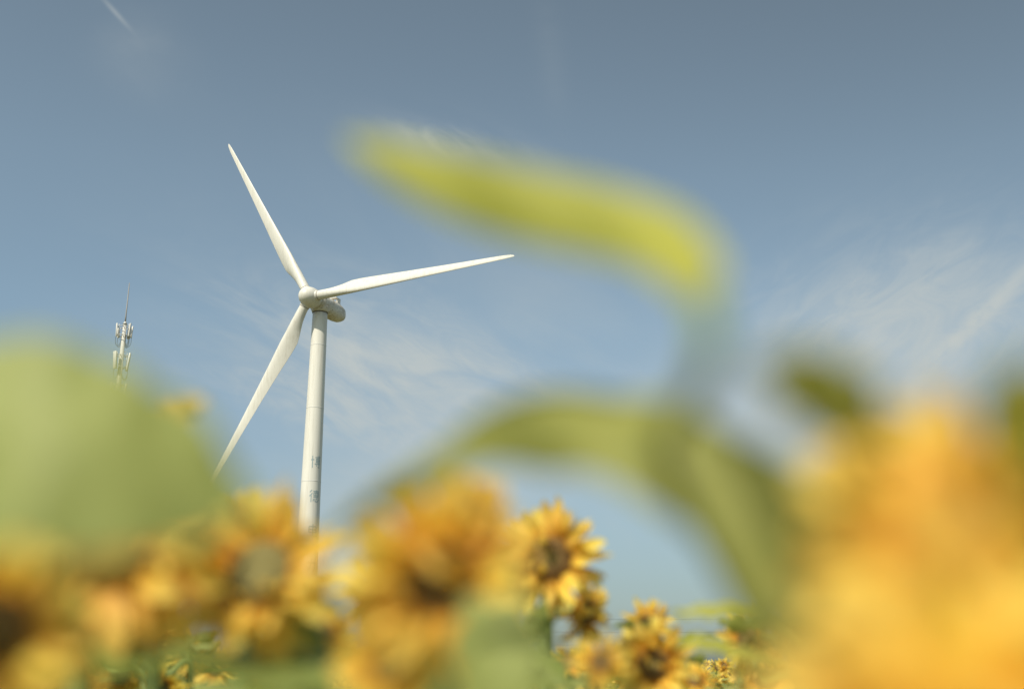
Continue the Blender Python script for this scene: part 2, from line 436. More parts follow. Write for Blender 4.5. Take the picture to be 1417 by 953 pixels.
# spinner
b = MB()
prof = [(2.35, .02), (2.30, .40), (2.10, .86), (1.7, 1.28), (1.1, 1.62), (.4, 1.82), (-.3, 1.88), (-1.0, 1.84), (-1.55, 1.70), (-1.95, 1.45)]
b.grid([[onaxis((math.cos(a) * r, math.sin(a) * r, z)) for a in [2 * math.pi * k / 48 for k in range(48)]] for z, r in prof], True, True)
hub = b.build('rotor_hub', M_WHITE, tb)
b = MB(); b.grid([[onaxis((math.cos(a) * r, math.sin(a) * r, z)) for a in [2 * math.pi * k / 48 for k in range(48)]] for z, r in ((-1.93, 1.42), (-1.96, 1.36), (-2.25, 1.36))], True)
b.build('hub_seam', M_DARK, tb)
# blades
def blade(theta):
    er = (uu * math.cos(theta) + vv * math.sin(theta)) * math.cos(CONE) + ax * math.sin(CONE)   # along the blade
    et = (-uu * math.sin(theta) + vv * math.cos(theta)); et = (et - er * et.dot(er)).normalized()
    en = er.cross(et).normalized()
    if en.dot(ax) < 0: en = -en
    chord = [(1.2, 1.72), (2.6, 1.72), (4.5, 1.95), (6.5, 2.5), (8.6, 3.05), (10.5, 3.0), (14, 2.62), (20, 2.05), (28, 1.45), (35, 1.02), (39.5, .74), (41, .5), (41.5, .22), (41.58, .03)]
    thick = [(1.2, 1), (2.6, 1), (4.5, .82), (6.5, .56), (8.6, .38), (10.5, .31), (14, .26), (20, .22), (28, .18), (41.58, .15)]
    twist = [(1.2, 20), (5, 20), (8.6, 16), (14, 10), (20, 6), (28, 3), (41.6, 0)]
    sg = TRAIL
    b = MB(); rows = []
    rs = sorted(set([1.2 + (41.58 - 1.2) * k / 60 for k in range(61)] + [2.6, 4.5, 6.5, 8.6, 40.9, 41.3, 41.5]))
    for r in rs:
        c = interp(chord, r); th = interp(thick, r); tw = R(interp(twist, r) + 4)
        m = min(1, max(0, (r - 2.6) / 6.0)); m = m * m * (3 - 2 * m)
        row = []
        for k in range(28):
            a = 2 * math.pi * k / 28
            xc, yc = math.cos(a) * .5, math.sin(a) * .5 * th
            u = (1 - math.cos(a)) / 2                              # 0 = leading edge
            xa = (.30 - u) + 0.0
            ya = 5 * .5 * th * (.2969 * math.sqrt(u) - .126 * u - .3516 * u * u + .2843 * u ** 3 - .1036 * u ** 4) * 2 * (1 if a <= math.pi else -1)
            x = lerp(xc, xa, m) * c; y = lerp(yc, ya * .5 * 2 * .5 * 2, m) * c
            X = x * math.cos(tw) - y * math.sin(tw); Y = x * math.sin(tw) + y * math.cos(tw)
            bend = (r / BL) ** 2 * .35
            row.append(HUB - TB + er * r + et * (-sg * X) + en * (Y + bend))
        rows.append(row)
    b.grid(rows, True, True)
    o = b.build('blade', M_WHITE, tb)
    b = MB()
    for r0, r1, rad, mt in ((1.25, 2.0, .93, 0),):
        b.grid([[HUB - TB + er * r + (et * math.cos(a) + en * math.sin(a)) * q for a in [2 * math.pi * k / 32 for k in range(32)]] for r, q in ((1.2, .94), (1.95, .94), (2.0, .86))], True)
    b.build('root_collar', M_WHITE, o)
    b = MB()
    b.grid([[HUB - TB + er * r + (et * math.cos(a) + en * math.sin(a)) * q for a in [2 * math.pi * k / 32 for k in range(32)]] for r, q in ((2.0, .90), (2.03, .92), (2.10, .92), (2.13, .88))], True)
    b.build('root_seam', flat('seam_grey', (.42, .38, .33), .7), o)
TRAIL = -1
for k in range(3): blade(PH + k * 2 * math.pi / 3)

# ------------------------------------------------------------------ telecom mast
MD = 130.0
def atz(px, py, dist):                            # point at one horizontal distance
    r = rdir(px, py); return CAM + r * (dist / math.hypot(r.x, r.y))
mb = atz(161, 560, MD); mb = Vector((mb.x, mb.y, 0))
def mz(py): return atz(166, py, MD).z
mt_ = empty('telecom_mast', mb); tag(mt_, 'slender pale telecom mast with panel antennas and a lightning rod', 'telecom mast')
z_top = mz(447); z_rod = mz(390)
b = MB(); b.tube([(0, 0, 0), (0, 0, z_top * .5), (0, 0, z_top)], [.55, .38, .20], 16); pole = b.build('pole', M_STEEL, mt_)
b = MB(); b.tube([(0, 0, z_top), (0, 0, z_top + 1.0), (0, 0, z_rod)], [.11, .08, .05], 8); b.build('lightning_rod', flat('rod_grey', (.32, .31, .29), .5), mt_)
b = MB(); b.tube([(0, 0, 0), (.24, 0, 0)], .024, 5); peg = b.mesh('step_peg', M_STEEL)
for k in range(int((z_top - 14) / .5)):
    a = (k % 2) * math.pi + .3; z = 14 + k * .5; r = lerp(.55, .2, z / z_top)
    obj('step_peg', peg, pole, Matrix.Translation((math.cos(a) * r, math.sin(a) * r, z)) @ Matrix.Rotation(a, 4, 'Z'))
mx = mt_.location
def ring(z, rad): 
    b = MB(); b.tube([(math.cos(2 * math.pi * k / 24) * rad, math.sin(2 * math.pi * k / 24) * rad, z) for k in range(25)], .035, 6)
    for k in range(3):
        a = k * 2.094 + .5; b.tube([(0, 0, z), (math.cos(a) * rad, math.sin(a) * rad, z)], .035, 6)
    b.build('mounting_ring', M_STEEL, mt_)
def antenna(a, rad, z0, z1, w, dep=.16, tiltd=3):
    rotz = Matrix.Rotation(a, 3, 'Z') @ Matrix.Rotation(R(tiltd), 3, 'Y')
    c = Vector((math.cos(a) * rad, math.sin(a) * rad, (z0 + z1) / 2))
    b = MB(); n = 10; h = (z1 - z0) / 2
    rows = []
    for zz_, k in ((-h, .8), (-h + .04, 1), (h - .04, 1), (h, .8)):
        rows.append([c + rotz @ Vector((math.copysign(abs(math.cos(q)) ** .4, math.cos(q)) * dep / 2 * k, math.copysign(abs(math.sin(q)) ** .4, math.sin(q)) * w / 2 * k, zz_)) for q in [2 * math.pi * i / 16 + .1 for i in range(16)]])
    b.grid(rows, True, True)
    an = b.build('panel_antenna', M_PANEL, mt_)
    b = MB(); i_ = c - Vector((math.cos(a), math.sin(a), 0)) * .22
    b.tube([i_ + Vector((0, 0, -h * .95)), i_ + Vector((0, 0, h * .98))], .035, 6)
    for dz in (-.6, .6): b.tube([c + Vector((0, 0, h * dz)), i_ + Vector((0, 0, h * dz))], .03, 6)
    b.build('bracket', M_STEEL, an)
    e = c + Vector((0, 0, -h))
    b = MB(); b.tube(spline([e, e + Vector((0, 0, -.7)), (e * .72 + Vector((0, 0, e.z * .28)) + Vector((0, 0, -1.15))), (e.x * .35, e.y * .35, e.z - .7), (e.x * .25, e.y * .25, e.z + .3)], 16), .022, 5)
    b.build('feeder_cable', M_CABLE, an)
vm = math.atan2(-mb.y, -mb.x)                      # towards the camera
z1, z0 = mz(448), mz(466)
ring(mz(452), .72); ring(mz(464), .72)
for k, a in enumerate((vm - 1.45, vm + 1.5, vm - .6 + 3.1, vm + .75, vm + 2.3, vm - 2.3)):
    antenna(a, .86, z0, z1 - (k % 3) * .18, .40 if k < 2 else .2)
z1, z0 = mz(488), mz(512)
ring(mz(492), .66); ring(mz(508), .66)
for k, (a, w) in enumerate(((vm - .9, .5), (vm + 1.2, .2), (vm + 1.9, .34), (vm + 3.3, .3))):
    antenna(a, .86, z0, z1, w, .2, 6)
z1, z0 = mz(530), mz(554)
ring(mz(533), .6); ring(mz(548), .6)
for a, w in ((vm + 1.4, .26), (vm - 1.4, .3), (vm + 3.1, .3)): antenna(a, .75, z0, z1, w, .18, 6)
b = MB(); b.tube([(0, 0, z_top - .1), (0, 0, z_top + .25)], [.28, .1], 12); b.build('pole_cap', M_STEEL, mt_)
b = MB(); b.box((0, 0, .2), (2.2, 2.2, .4)); b.build('foundation', M_CONC, mt_, smooth=False)

# ------------------------------------------------------------------ house and overhead line far behind the field
hp = atz(181, 905, 150); hp = Vector((hp.x, hp.y, 0))
hs_ = empty('house', hp); tag(hs_, 'small grey-roofed house far behind the sunflowers at lower left', 'house')
rh = Matrix.Rotation(R(-24), 3, 'Z')
b = MB(); w2, d2, h2, rg = 2.1, 2.6, 3.2, 4.5
P = lambda x, y, z: rh @ Vector((x, y, z))
b.v = [P(-w2, -d2, 0), P(w2, -d2, 0), P(w2, d2, 0), P(-w2, d2, 0), P(-w2, -d2, h2), P(w2, -d2, h2), P(w2, d2, h2), P(-w2, d2, h2), P(-w2, 0, rg - .1), P(w2, 0, rg - .1)]; b.uv = [(0, 0)] * 10
b.f = [(0, 1, 5, 4), (1, 2, 6, 9, 5), (2, 3, 7, 6), (3, 0, 4, 8, 7)]
wl = b.build('wall', M_WALL, hs_, smooth=False)
b = MB()
for s in (-1, 1):
    L = math.hypot(d2 + .5, rg - h2 + .3); an = math.atan2(rg - h2 + .25, d2 + .5)
    rr = rh @ Matrix.Rotation(-s * an, 3, 'X')
    b.box(P(0, s * (d2 + .5) / 2, (rg + h2 - .25) / 2 + .08), (w2 * 2 + .7, L, .09), rr)
    for k in range(13): b.box(P(-w2 - .3 + k * .42, s * (d2 + .5) / 2, (rg + h2 - .25) / 2 + .15), (.06, L, .07), rr)
b.build('roof', M_ROOF, hs_, smooth=False)
b = MB(); b.box(P(-.9, -d2 - .03, 1.9), (.9, .06, 1.1), rh); b.build('window', M_GLASS, hs_, smooth=False)
b = MB(); b.box(P(.9, -d2 - .03, 1.05), (.95, .06, 2.1), rh); b.build('door', flat('door_brown', (.14, .09, .06), .6), hs_, smooth=False)

PD = 200.0
poles = []
px_list = (152, 645, 1135)
proto = None
for k, px in enumerate(px_list):
    a = math.atan((px - CX) / (FPX / math.cos(PITCH)) )
    y = PD; x = math.tan(a) * PD
    poles.append(Vector((x, y, 0)))
LV = [10.35, 8.1, 5.85]
lab = ['concrete utility pole rising beside the small grey-roofed house', 'concrete utility pole hidden behind the blurred middle sunflower', 'concrete utility pole hidden behind the arching leaf at right']
for k, p in enumerate(poles):
    r_ = empty('utility_pole', p); tag(r_, lab[k], 'utility pole', 'poles of the overhead line')
    b = MB(); b.tube([(0, 0, 0), (0, 0, 10.9 if k else 8.9)], [.20, .11], 12); b.build('pole', M_CONC, r_)
    for z in (LV if k else [8.2, 7.2, 6.2]):
        b = MB(); b.box((0, 0, z - .12), (1.5, .1, .1)); ca = b.build('crossarm', M_STEEL, r_, smooth=False)
        b = MB(); b.tube([(0, -.14, z - .12), (0, -.14, z + .06)], [.07, .05], 8); b.build('insulator', M_CONC, ca)
for k in range(3):
    pts = []
    hs2 = [[8.2, 7.2, 6.2][k], LV[k], LV[k]]
    for i in range(2):
        for j in range(24):
            f_ = j / 24; p = poles[i].lerp(poles[i + 1], f_); z = lerp(hs2[i], hs2[i + 1], f_) - (.9 if i == 0 else .35) * 4 * f_ * (1 - f_)
            pts.append(p + Vector((0, -.14, z)) )
    e = poles[2] + (poles[2] - poles[1]) * 1.0
    for j in range(25):
        f_ = j / 24; p = poles[2].lerp(e, f_); pts.append(p + Vector((0, -.14, LV[k] - .35 * 4 * f_ * (1 - f_))))
    b = MB(); b.tube(pts, .017, 5)
    tag(b.build('overhead_wire', M_CABLE), ('topmost', 'middle', 'lowest')[k] + ' thin overhead wire crossing the sky low above the sunflowers', 'wire', 'overhead wires')

# ------------------------------------------------------------------ sunflower parts
def petal_mesh(k):
    rnd = random.Random(k); b = MB(); rows = []
    nl, nw = 9, 5
    curl = rnd.uniform(-.45, .75); tw = rnd.uniform(-.7, .7); side = rnd.uniform(-.16, .16); wv = rnd.uniform(.30, .44)
    ph = rnd.uniform(0, 6)
    for i in range(nl + 1):
        v = i / nl
        w = wv * (math.sin(math.pi * min(1, v * .80 + .12)) ** .8) * (1 if v < .85 else (1 - ((v - .85) / .15) ** 1.6 * .92)) * .5
        ang = curl * v * v * 1.5
        y = v * (1 - .18 * abs(curl) * v); z = curl * v * v * .55 + .03 * math.sin(v * 7 + ph)
        cx = side * v * v; tt = tw * v
        row = []
        for j in range(nw):
            s = (j / (nw - 1) - .5) * 2
            x = s * w; zz_ = .35 * w * s * s * (1 - v * .4) + .010 * math.sin(v * 12 + s * 3 + ph)
            row.append((cx + x * math.cos(tt) - zz_ * math.sin(tt), y, z + x * math.sin(tt) + zz_ * math.cos(tt)))
        rows.append(row)
    b.grid(rows); return b
PET = [petal_mesh(k) for k in range(10)]
PET_Y = [p.mesh('petal', M_PETAL) for p in PET]
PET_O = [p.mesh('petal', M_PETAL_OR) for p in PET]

def disc_builder(seed, lo=False):
    """flower centre, radius .42, packed florets on a shallow dome"""
    rnd = random.Random(seed); b = MB()
    def dome(r): q = r / .42; return .085 - .10 * (q ** 3) - .05 * math.exp(-(q * 3) ** 2)
    n = 20 if lo else 36
    rows = [[(math.cos(a) * r, math.sin(a) * r, z) for a in [2 * math.pi * k / n for k in range(n)]] for r, z in [(.01, dome(0)), (.1, dome(.1)), (.2, dome(.2)), (.3, dome(.3)), (.38, dome(.38)), (.42, dome(.42)), (.36, -.13), (.16, -.22), (.06, -.25)]]
    b.grid(rows, True, True)
    nr = len(rows)
    b.uv = []
    for i, r in enumerate(rows):
        for _ in r: b.uv.append((0, min(1, i / 5)))
    if not lo:
        for i in range(420):
            r = .41 * math.sqrt((i + .5) / 420); a = i * 2.39996
            c = Vector((math.cos(a) * r, math.sin(a) * r, dome(r))); s = .011 + .004 * rnd.random(); h = .022 + .03 * (r / .41) ** 2 * rnd.random()
            k0 = len(b.v); out_ = Vector((math.cos(a), math.sin(a), 0)) * (.012 if r > .2 else -.004)
            for q in range(4):
                aa = a + q * math.pi / 2; b.v.append(c + Vector((math.cos(aa) * s, math.sin(aa) * s, -.004))); b.uv.append((0, r / .42))
            b.v.append(c + out_ + Vector((0, 0, h))); b.uv.append((0, min(1, r / .42 + .12)))
            for q in range(4): b.f.append((k0 + q, k0 + (q + 1) % 4, k0 + 4))
    return b
DB = disc_builder(3)
DB.v = [Vector((v.x * .84, v.y * .84, v.z)) for v in DB.v]
DISC = {'brown': DB.mesh('flower_head', M_DISC), 'olive': DB.mesh('flower_head', M_DISC_OL), 'orange': DB.mesh('flower_head', M_DISC_OR)}

def bract_builder(seed):
    rnd = random.Random(seed); b = MB()
    for lay in range(2):
        for k in range(14):
            a = 2 * math.pi * (k + lay * .5) / 14 + rnd.uniform(-.1, .1); L = rnd.uniform(.22, .36); el_ = rnd.uniform(-.3, .5)
            m = Matrix.Translation((0, 0, -.12)) @ Matrix.Rotation(a - math.pi / 2, 4, 'Z') @ Matrix.Translation((0, .30, 0)) @ Matrix.Rotation(el_, 4, 'X')
            rows = []
            for i in range(6):
                v = i / 5; w = .085 * (1 - v ** 1.5) + .003
                rows.append([m @ Vector((s * w, v * L, .02 * s * s - .05 * v * v)) for s in (-1, 0, 1)])
            b.grid(rows)
    return b
BRB = bract_builder(5); BRACT = BRB.mesh('bracts', M_LEAF)

def leaf_local(seed):
    """generic leaf: petiole from the origin along +X, blade hanging outward"""
    rnd = random.Random(seed); b = MB()
    L = rnd.uniform(.17, .25); pl = rnd.uniform(.05, .10); droop = rnd.uniform(.2, 1.2); up = rnd.uniform(.3, .9); W_ = L * rnd.uniform(.36, .44)
    p0 = Vector((0, 0, 0)); p1 = Vector((pl * .9, 0, pl * up)); b.tube([p0, (p0 + p1) / 2 + Vector((0, 0, .01)), p1], [.005, .004, .003], 6)
    rows = []; p = p1.copy(); an = math.atan(up) * .6; n = 14
    for i in range(n + 1):
        v = i / n
        w = W_ * (math.sin(math.pi * min(1, .16 + v * .84)) ** .75) * (1 - v * .15) if v < 1 else .002
        if i == 0: w = W_ * .35
        d = Vector((math.cos(an), 0, math.sin(an))); nrm = Vector((-math.sin(an), 0, math.cos(an)))
        row = []
        for j in range(9):
            s = (j - 4) / 4
            row.append(p + Vector((0, 1, 0)) * s * w + nrm * (.25 * w * abs(s) - .18 * w * s * s + .010 * math.sin(v * 17 + s * 4 + seed) * abs(s)) - d * (.25 * abs(s) * W_ if v < .2 else .12 * abs(s) * W_ * (1 - v)))
        rows.append(row); p = p + d * (L / n); an -= droop / n
    b.grid(rows); return b
LB = [leaf_local(k) for k in range(6)]
LEAF = [l.mesh('leaf', M_LEAF) for l in LB]; LEAFL = [l.mesh('leaf', M_LEAF_L) for l in LB]

def head_matrix(P, nrm, R_, spin):
    q = nrm.normalized().to_track_quat('Z', 'Y')
    return Matrix.Translation(P) @ q.to_matrix().to_4x4() @ Matrix.Rotation(spin, 4, 'Z') @ Matrix.Scale(R_, 4)

def petal_mats(rnd, n1=24, n2=22, lift=0.0, spread=.35, lenf=1.0, pw=1.0, inner=(3, 8)):
    out_ = []
    for lay, n in ((0, n1), (1, n2)):
        for k in range(n):
            a = 2 * math.pi * (k + .5 * lay) / n + rnd.uniform(-.12, .12)
            e = (-.05 if lay == 0 else .42) + lift + rnd.gauss(0, spread)
            L = (.70 if lay == 0 else .56) * rnd.uniform(.82, 1.12) * lenf
            out_.append((Matrix.Rotation(a - math.pi / 2, 4, 'Z') @ Matrix.Translation((0, .325, -.03 - .02 * lay)) @ Matrix.Rotation(e, 4, 'X') @ Matrix.Rotation(rnd.gauss(0, .35), 4, 'Y')
                         @ Matrix.Rotation(rnd.gauss(0, .10), 4, 'Z') @ Matrix.Diagonal((L * rnd.uniform(.8, 1.15) * pw, L, L, 1)), rnd.randrange(len(PET))))
    a0 = rnd.uniform(0, 6.28)
    for k in range(rnd.randrange(*inner)):
        a = a0 + rnd.gauss(0, .95); L = rnd.uniform(.34, .55) * lenf
        out_.append((Matrix.Rotation(a - math.pi / 2, 4, 'Z') @ Matrix.Translation((0, rnd.uniform(.26, .34), .0)) @ Matrix.Rotation(rnd.uniform(.9, 2.1), 4, 'X') @ Matrix.Rotation(rnd.gauss(0, .5), 4, 'Y')
                     @ Matrix.Diagonal((L * rnd.uniform(.8, 1.2) * pw, L, L, 1)), rnd.randrange(len(PET))))
    return out_

def stem_points(root, P, nrm, lean=None):
    """from the soil up, curving over into the back of the head"""
    back = P - nrm.normalized() * .03
    up_ = Vector((0, 0, 1)); neck = back - nrm.normalized() * .10 + Vector((0, 0, -.02))
    r0 = Vector(root); mid = r0.lerp(neck, .55); mid.z = r0.z + (neck.z - r0.z) * .62
    low = r0.lerp(neck, .15); low.z = r0.z + (neck.z - r0.z) * .3
    k = neck + Vector((0, 0, -.16)) - nrm.normalized() * .02
    return spline([r0, low, mid, k, neck, back], 30)

def sunflower(P, facing, R_, label, group=None, root=None, disc='brown', orange=0.0, n1=26, n2=22, lift=0, spread=.3, leaves=3, lz=(.45, .80), ls=1.0, seed=None, spin=None, lenf=1.0, pw=1.0, inner=(3, 8), name='sunflower'):
    """one plant, with each petal of its head a sub-part"""
    rnd = random.Random(seed if seed is not None else random.random())
    P = Vector(P); nrm = Vector(facing).normalized()
    if root is None: root = (P.x - nrm.x * .16 + rnd.uniform(-.03, .03), P.y - nrm.y * .16 + rnd.uniform(-.03, .03), 0)
    root = Vector(root)
    rt = empty(name, root); tag(rt, label, 'sunflower', group)
    Pl = P - root
    sp_ = stem_points((0, 0, -.02), Pl, nrm)
    b = MB(); b.tube(sp_, [lerp(.014, .007 + R_ * .03, i / 30) for i in range(31)], 10); b.build('stem', M_STEM, rt)
    hm = head_matrix(Pl, nrm, R_, rnd.uniform(0, 6) if spin is None else spin)
    hd = obj('flower_head', DISC[disc], rt, hm)
    obj('bracts', BRACT, hd)
    for m, k in petal_mats(rnd, n1, n2, lift, spread, lenf, pw, inner):
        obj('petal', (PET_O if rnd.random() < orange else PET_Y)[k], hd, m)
    for k in range(leaves):
        z = lerp(lz[0], lz[1], (k + .5) / max(1, leaves)) * Pl.z
        q = min(sp_, key=lambda s: abs(s[2] - z)); a = k * 2.4 + rnd.uniform(0, 6.28) if k else rnd.uniform(0, 6.28)
        obj('leaf', rnd.choice(LEAF + LEAFL * 2), rt, Matrix.Translation(q) @ Matrix.Rotation(a, 4, 'Z') @ Matrix.Scale(rnd.uniform(.85, 1.15) * ls, 4))
    return rt

def spine_leaf(rt, pts, material, fold=.25, name='leaf', wave=.004):
    """a leaf blade along pts = (px, py, depth, half width in metres, roll in degrees)"""
    n = 30; S_ = spline(pts, n); rows = []
    W3 = [at(s[0], s[1], s[2]) - rt.location for s in S_]
    for i in range(n + 1):
        T_ = (W3[min(i + 1, n)] - W3[max(i - 1, 0)]).normalized()
        view = (W3[i] + rt.location - CAM).normalized()
        lat = T_.cross(view).normalized(); nrm = lat.cross(T_).normalized()
        ro = R(S_[i][4]); L = lat * math.cos(ro) + nrm * math.sin(ro); Nn = -lat * math.sin(ro) + nrm * math.cos(ro)
        w = max(.0005, S_[i][3]); row = []
        for j in range(11):
            s = (j - 5) / 5
            row.append(W3[i] + L * s * w + Nn * (fold * w * abs(s) + wave * math.sin(i * .9 + s * 2.5) * abs(s)))
        rows.append(row)
    b = MB(); b.grid(rows); return b.build(name, material, rt)
def petiole(rt, pts, r=.0022, m=None):
    b = MB(); b.tube([at(*p) - rt.location for p in spline(pts, 20)], r, 8); return b

def toward(P, dx=0, dy=0, k=1.0):
    """a facing: towards the camera, turned by dx right / dy up"""
    v = (CAM - Vector(P)).normalized(); return (v * k + RT * dx + UP * dy).normalized()

def F(px, py, d, rpx, label, dx=0, dy=0, k=1.0, **kw):
    P = at(px, py, d); return sunflower(P, toward(P, dx, dy, k), rpx * d / FPX, label, **kw)

#--HEROES--
# ------------------------------------------------------------------ sunflowers that can be told apart
GN = 'sunflowers close to the camera'
# right edge, huge and blurred
g1 = F(1345, 735, .31, 272, 'huge blurred yellow sunflower high at the right edge with a dark orange crease', dx=.1, dy=.7, group=GN, seed=21, disc='orange', leaves=2, n1=28, n2=26, spread=.22, lift=-.3, lz=(.3, .6))
g2 = F(1375, 1120, .25, 420, 'huge blurred yellow sunflower filling the bottom right corner', dx=-.1, dy=.5, group=GN, seed=22, disc='orange', leaves=2, n1=30, n2=28, spread=.25, lift=.1, lz=(.3, .6))
spine_leaf(g1, [(1045, 502, .30, .0006, 0), (1080, 514, .30, .006, 0), (1130, 536, .31, .0108, 10), (1185, 562, .32, .0110, 15), (1240, 600, .33, .002, 20)], M_LEAF_O)
spine_leaf(g1, [(1440, 500, .27, .001, 0), (1432, 550, .28, .012, 0), (1425, 620, .30, .012, 0), (1400, 690, .33, .003, 0)], M_LEAF_O)
# the arching leaf and the curled leaf, both of the plant standing at right
arch = F(1180, 1130, .42, 150, 'leafy sunflower plant with a long arching leaf and a curled leaf against the sky', dx=0, dy=.2, group=GN, seed=23, leaves=2, lz=(.3, .6))
spine_leaf(arch, [(445, 750, .50, .0006, 0), (510, 700, .48, .0036, 10), (590, 648, .46, .0070, 20), (670, 605, .44, .0110, 30), (760, 582, .41, .0175, 30), (850, 594, .385, .0185, 28),
                  (938, 625, .365, .0185, 22), (1032, 682, .35, .0205, 15), (1108, 760, .335, .0225, 12), (1155, 850, .325, .0210, 10), (1175, 960, .32, .0060, 0)], M_LEAF_O, fold=.30)
spine_leaf(arch, [(478, 190, .42, .0006, 0), (530, 218, .41, .0070, 0), (600, 246, .40, .0108, 3), (690, 273, .39, .0130, 6), (780, 294, .38, .0130, 8), (860, 312, .37, .0122, 8), (922, 338, .35, .0112, 0), (964, 385, .32, .0085, -30),
                  (979, 435, .30, .0034, -70)], M_LEAF_Y, fold=.2, wave=.0012)
b = petiole(arch, [(973, 415, .30), (984, 470, .28), (970, 530, .29), (925, 590, .32), (930, 660, .36), (1010, 800, .40), (1100, 980, .42)], .0036); b.build('petiole', M_STEM, arch)
# left: big pale leaf in front of a large head
a1 = F(150, 748, .80, 175, 'large sunflower with shaded orange petals half hidden behind the big pale green leaf', dx=.1, dy=.15, group=GN, seed=31, orange=.6, leaves=2, disc='orange', spread=.3, lift=-.05, lz=(.3, .6))
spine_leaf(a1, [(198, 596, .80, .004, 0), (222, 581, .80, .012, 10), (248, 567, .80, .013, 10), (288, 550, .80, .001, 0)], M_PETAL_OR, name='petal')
lp = F(-190, 960, .42, 140, 'sunflower plant at the left edge with a big pale green leaf', dx=.2, dy=-.1, group=GN, seed=32, leaves=2, lz=(.3, .6))
spine_leaf(lp, [(-190, 640, .35, .006, 20), (-120, 600, .34, .028, 24), (-30, 592, .335, .0355, 26), (60, 600, .33, .0355, 28), (130, 620, .33, .0335, 28), (215, 648, .335, .0285, 28), (290, 676, .34, .0175, 28), (355, 702, .345, .001, 28)], M_LEAF_L, fold=.12, wave=.002)
a3 = F(-10, 872, .50, 150, 'blurred sunflower with a dark brown centre cut by the left edge', dx=.2, dy=-.1, group=GN, seed=33, orange=.35, leaves=2, lz=(.3, .6))
fb = F(358, 792, .88, 138, 'blurred sunflower with a wide olive green centre left of the tower base', dx=-.5, dy=.45, group=GN, seed=41, disc='olive', orange=.15, leaves=3, spread=.45, lz=(.3, .7), n2=28, inner=(1, 3))
fc = F(612, 800, .60, 156, 'blurred orange sunflower with a dark brown centre in the middle foreground', dx=.05, dy=.2, group=GN, seed=51, orange=.25, leaves=2, spread=.42, lz=(.4, .7), n1=28, n2=28)
spine_leaf(fc, [(720, 1010, .46, .01, 30), (700, 965, .47, .021, 30), (675, 905, .49, .027, 30), (655, 860, .51, .019, 30), (645, 825, .53, .001, 30)], M_LEAF_L, fold=.25)
fd = F(762, 772, 2.0, 88, 'sunflower with a ragged double ring of petals against the sky right of centre', dx=.05, dy=.1, group=GN, seed=61, leaves=6, spread=.42, n1=34, n2=36, lz=(.84, .91), ls=.5, pw=.75, inner=(4, 7), lenf=.95)
fe = F(812, 848, 2.15, 56, 'sunflower turned sideways tucked under the ragged double-petalled one', dx=.8, dy=-.1, k=.6, group=GN, seed=62, leaves=4, spread=.5, lz=(.8, .92), ls=.6, pw=.75, inner=(4, 7), lenf=.95, n1=30, n2=32)
ff = F(905, 918, 2.1, 66, 'sunflower facing the camera with a broad brown centre under a smaller bloom', dx=.05, dy=.0, group=GN, seed=63, leaves=3, spread=.38, pw=.8, inner=(4, 8), n1=30, n2=34)
fg = F(897, 860, 2.4, 40, 'small topmost sunflower bloom above the broad brown-centred one', dx=-.3, dy=.5, group=GN, seed=64, leaves=3, spread=.5, lz=(.85, .98), ls=.6, pw=.66)
fh = F(832, 915, 1.3, 50, 'soft pale yellow sunflower between two brown-centred ones at the bottom edge', dx=.2, dy=.8, group=GN, seed=65, leaves=3, spread=.4, lz=(.8, .97), ls=.6, pw=.66)
fi = F(788, 916, 3.0, 40, 'small sunflower fanned open upward left of the pale yellow one', dx=-.1, dy=.9, k=.5, group=GN, seed=66, leaves=3, lz=(.8, .97), ls=.6, pw=.66)
fj = F(962, 940, 2.8, 34, 'small sunflower at the bottom edge right of the broad brown-centred one', dx=.1, dy=.6, k=.6, group=GN, seed=67, leaves=3, lz=(.8, .97), ls=.6, pw=.66)
fk = F(1032, 885, 2.6, 55, 'sunflower seen side-on through the green blur of the arching leaf', dx=-.9, dy=.1, k=.5, group=GN, seed=68, leaves=8, lz=(.9, 1.03), ls=.7, pw=.66)
fl = F(1095, 880, 2.6, 50, 'sunflower seen side-on, right of the other side-on bloom', dx=.9, dy=.2, k=.6, group=GN, seed=69, leaves=4, lz=(.8, 1.0), ls=.6, pw=.66)
fm = F(1195, 715, 1.1, 95, 'yellow sunflower showing behind the huge blurred bloom at right', dx=-.5, dy=.3, group=GN, seed=70, leaves=3, spread=.4)
fn_ = F(522, 822, 1.5, 64, 'yellow sunflower just right of the turbine tower', dx=-.3, dy=.6, group=GN, seed=71, leaves=4, spread=.45, lz=(.85, 1.0), ls=.6, pw=.66)
fo = F(216, 882, 3.0, 42, 'small sunflower with a dark round centre right of the small grey-roofed house', dx=.05, dy=0, group=GN, seed=72, leaves=3, lz=(.85, .97), pw=.66)
fp = F(462, 890, 1.9, 50, 'sunflower in profile low beside the foot of the turbine tower', dx=1, dy=.1, k=.3, group=GN, seed=73, leaves=4, lz=(.8, 1.0), ls=.6, pw=.66)
fq = F(70, 872, .95, 70, 'soft yellow sunflower low under the big pale green leaf', dx=.3, dy=.5, group=GN, seed=81, leaves=2, spread=.45, lz=(.3, .6))
fs_ = F(95, 960, 1.0, 60, 'sunflower cut by the bottom edge left of the small grey-roofed house', dx=.2, dy=.9, group=GN, seed=83, orange=.3, leaves=2, spread=.4, lz=(.3, .6))
ft = F(372, 925, 1.6, 62, 'sunflower half covered by leaves under the olive-centred one', dx=-.2, dy=.8, group=GN, seed=84, leaves=4, spread=.45, ls=.6, lz=(.88, 1.0))
fu = F(538, 925, .62, 80, 'bright yellow sunflower at the bottom edge left of the pale green leaf', dx=-.1, dy=.7, group=GN, seed=85, leaves=4, lz=(.85, .98))
fw = F(705, 905, 1.7, 50, 'leafy sunflower low under the ragged double-petalled one', dx=.5, dy=.5, group=GN, seed=87, leaves=7, lz=(.88, 1.04), ls=.6, pw=.66)
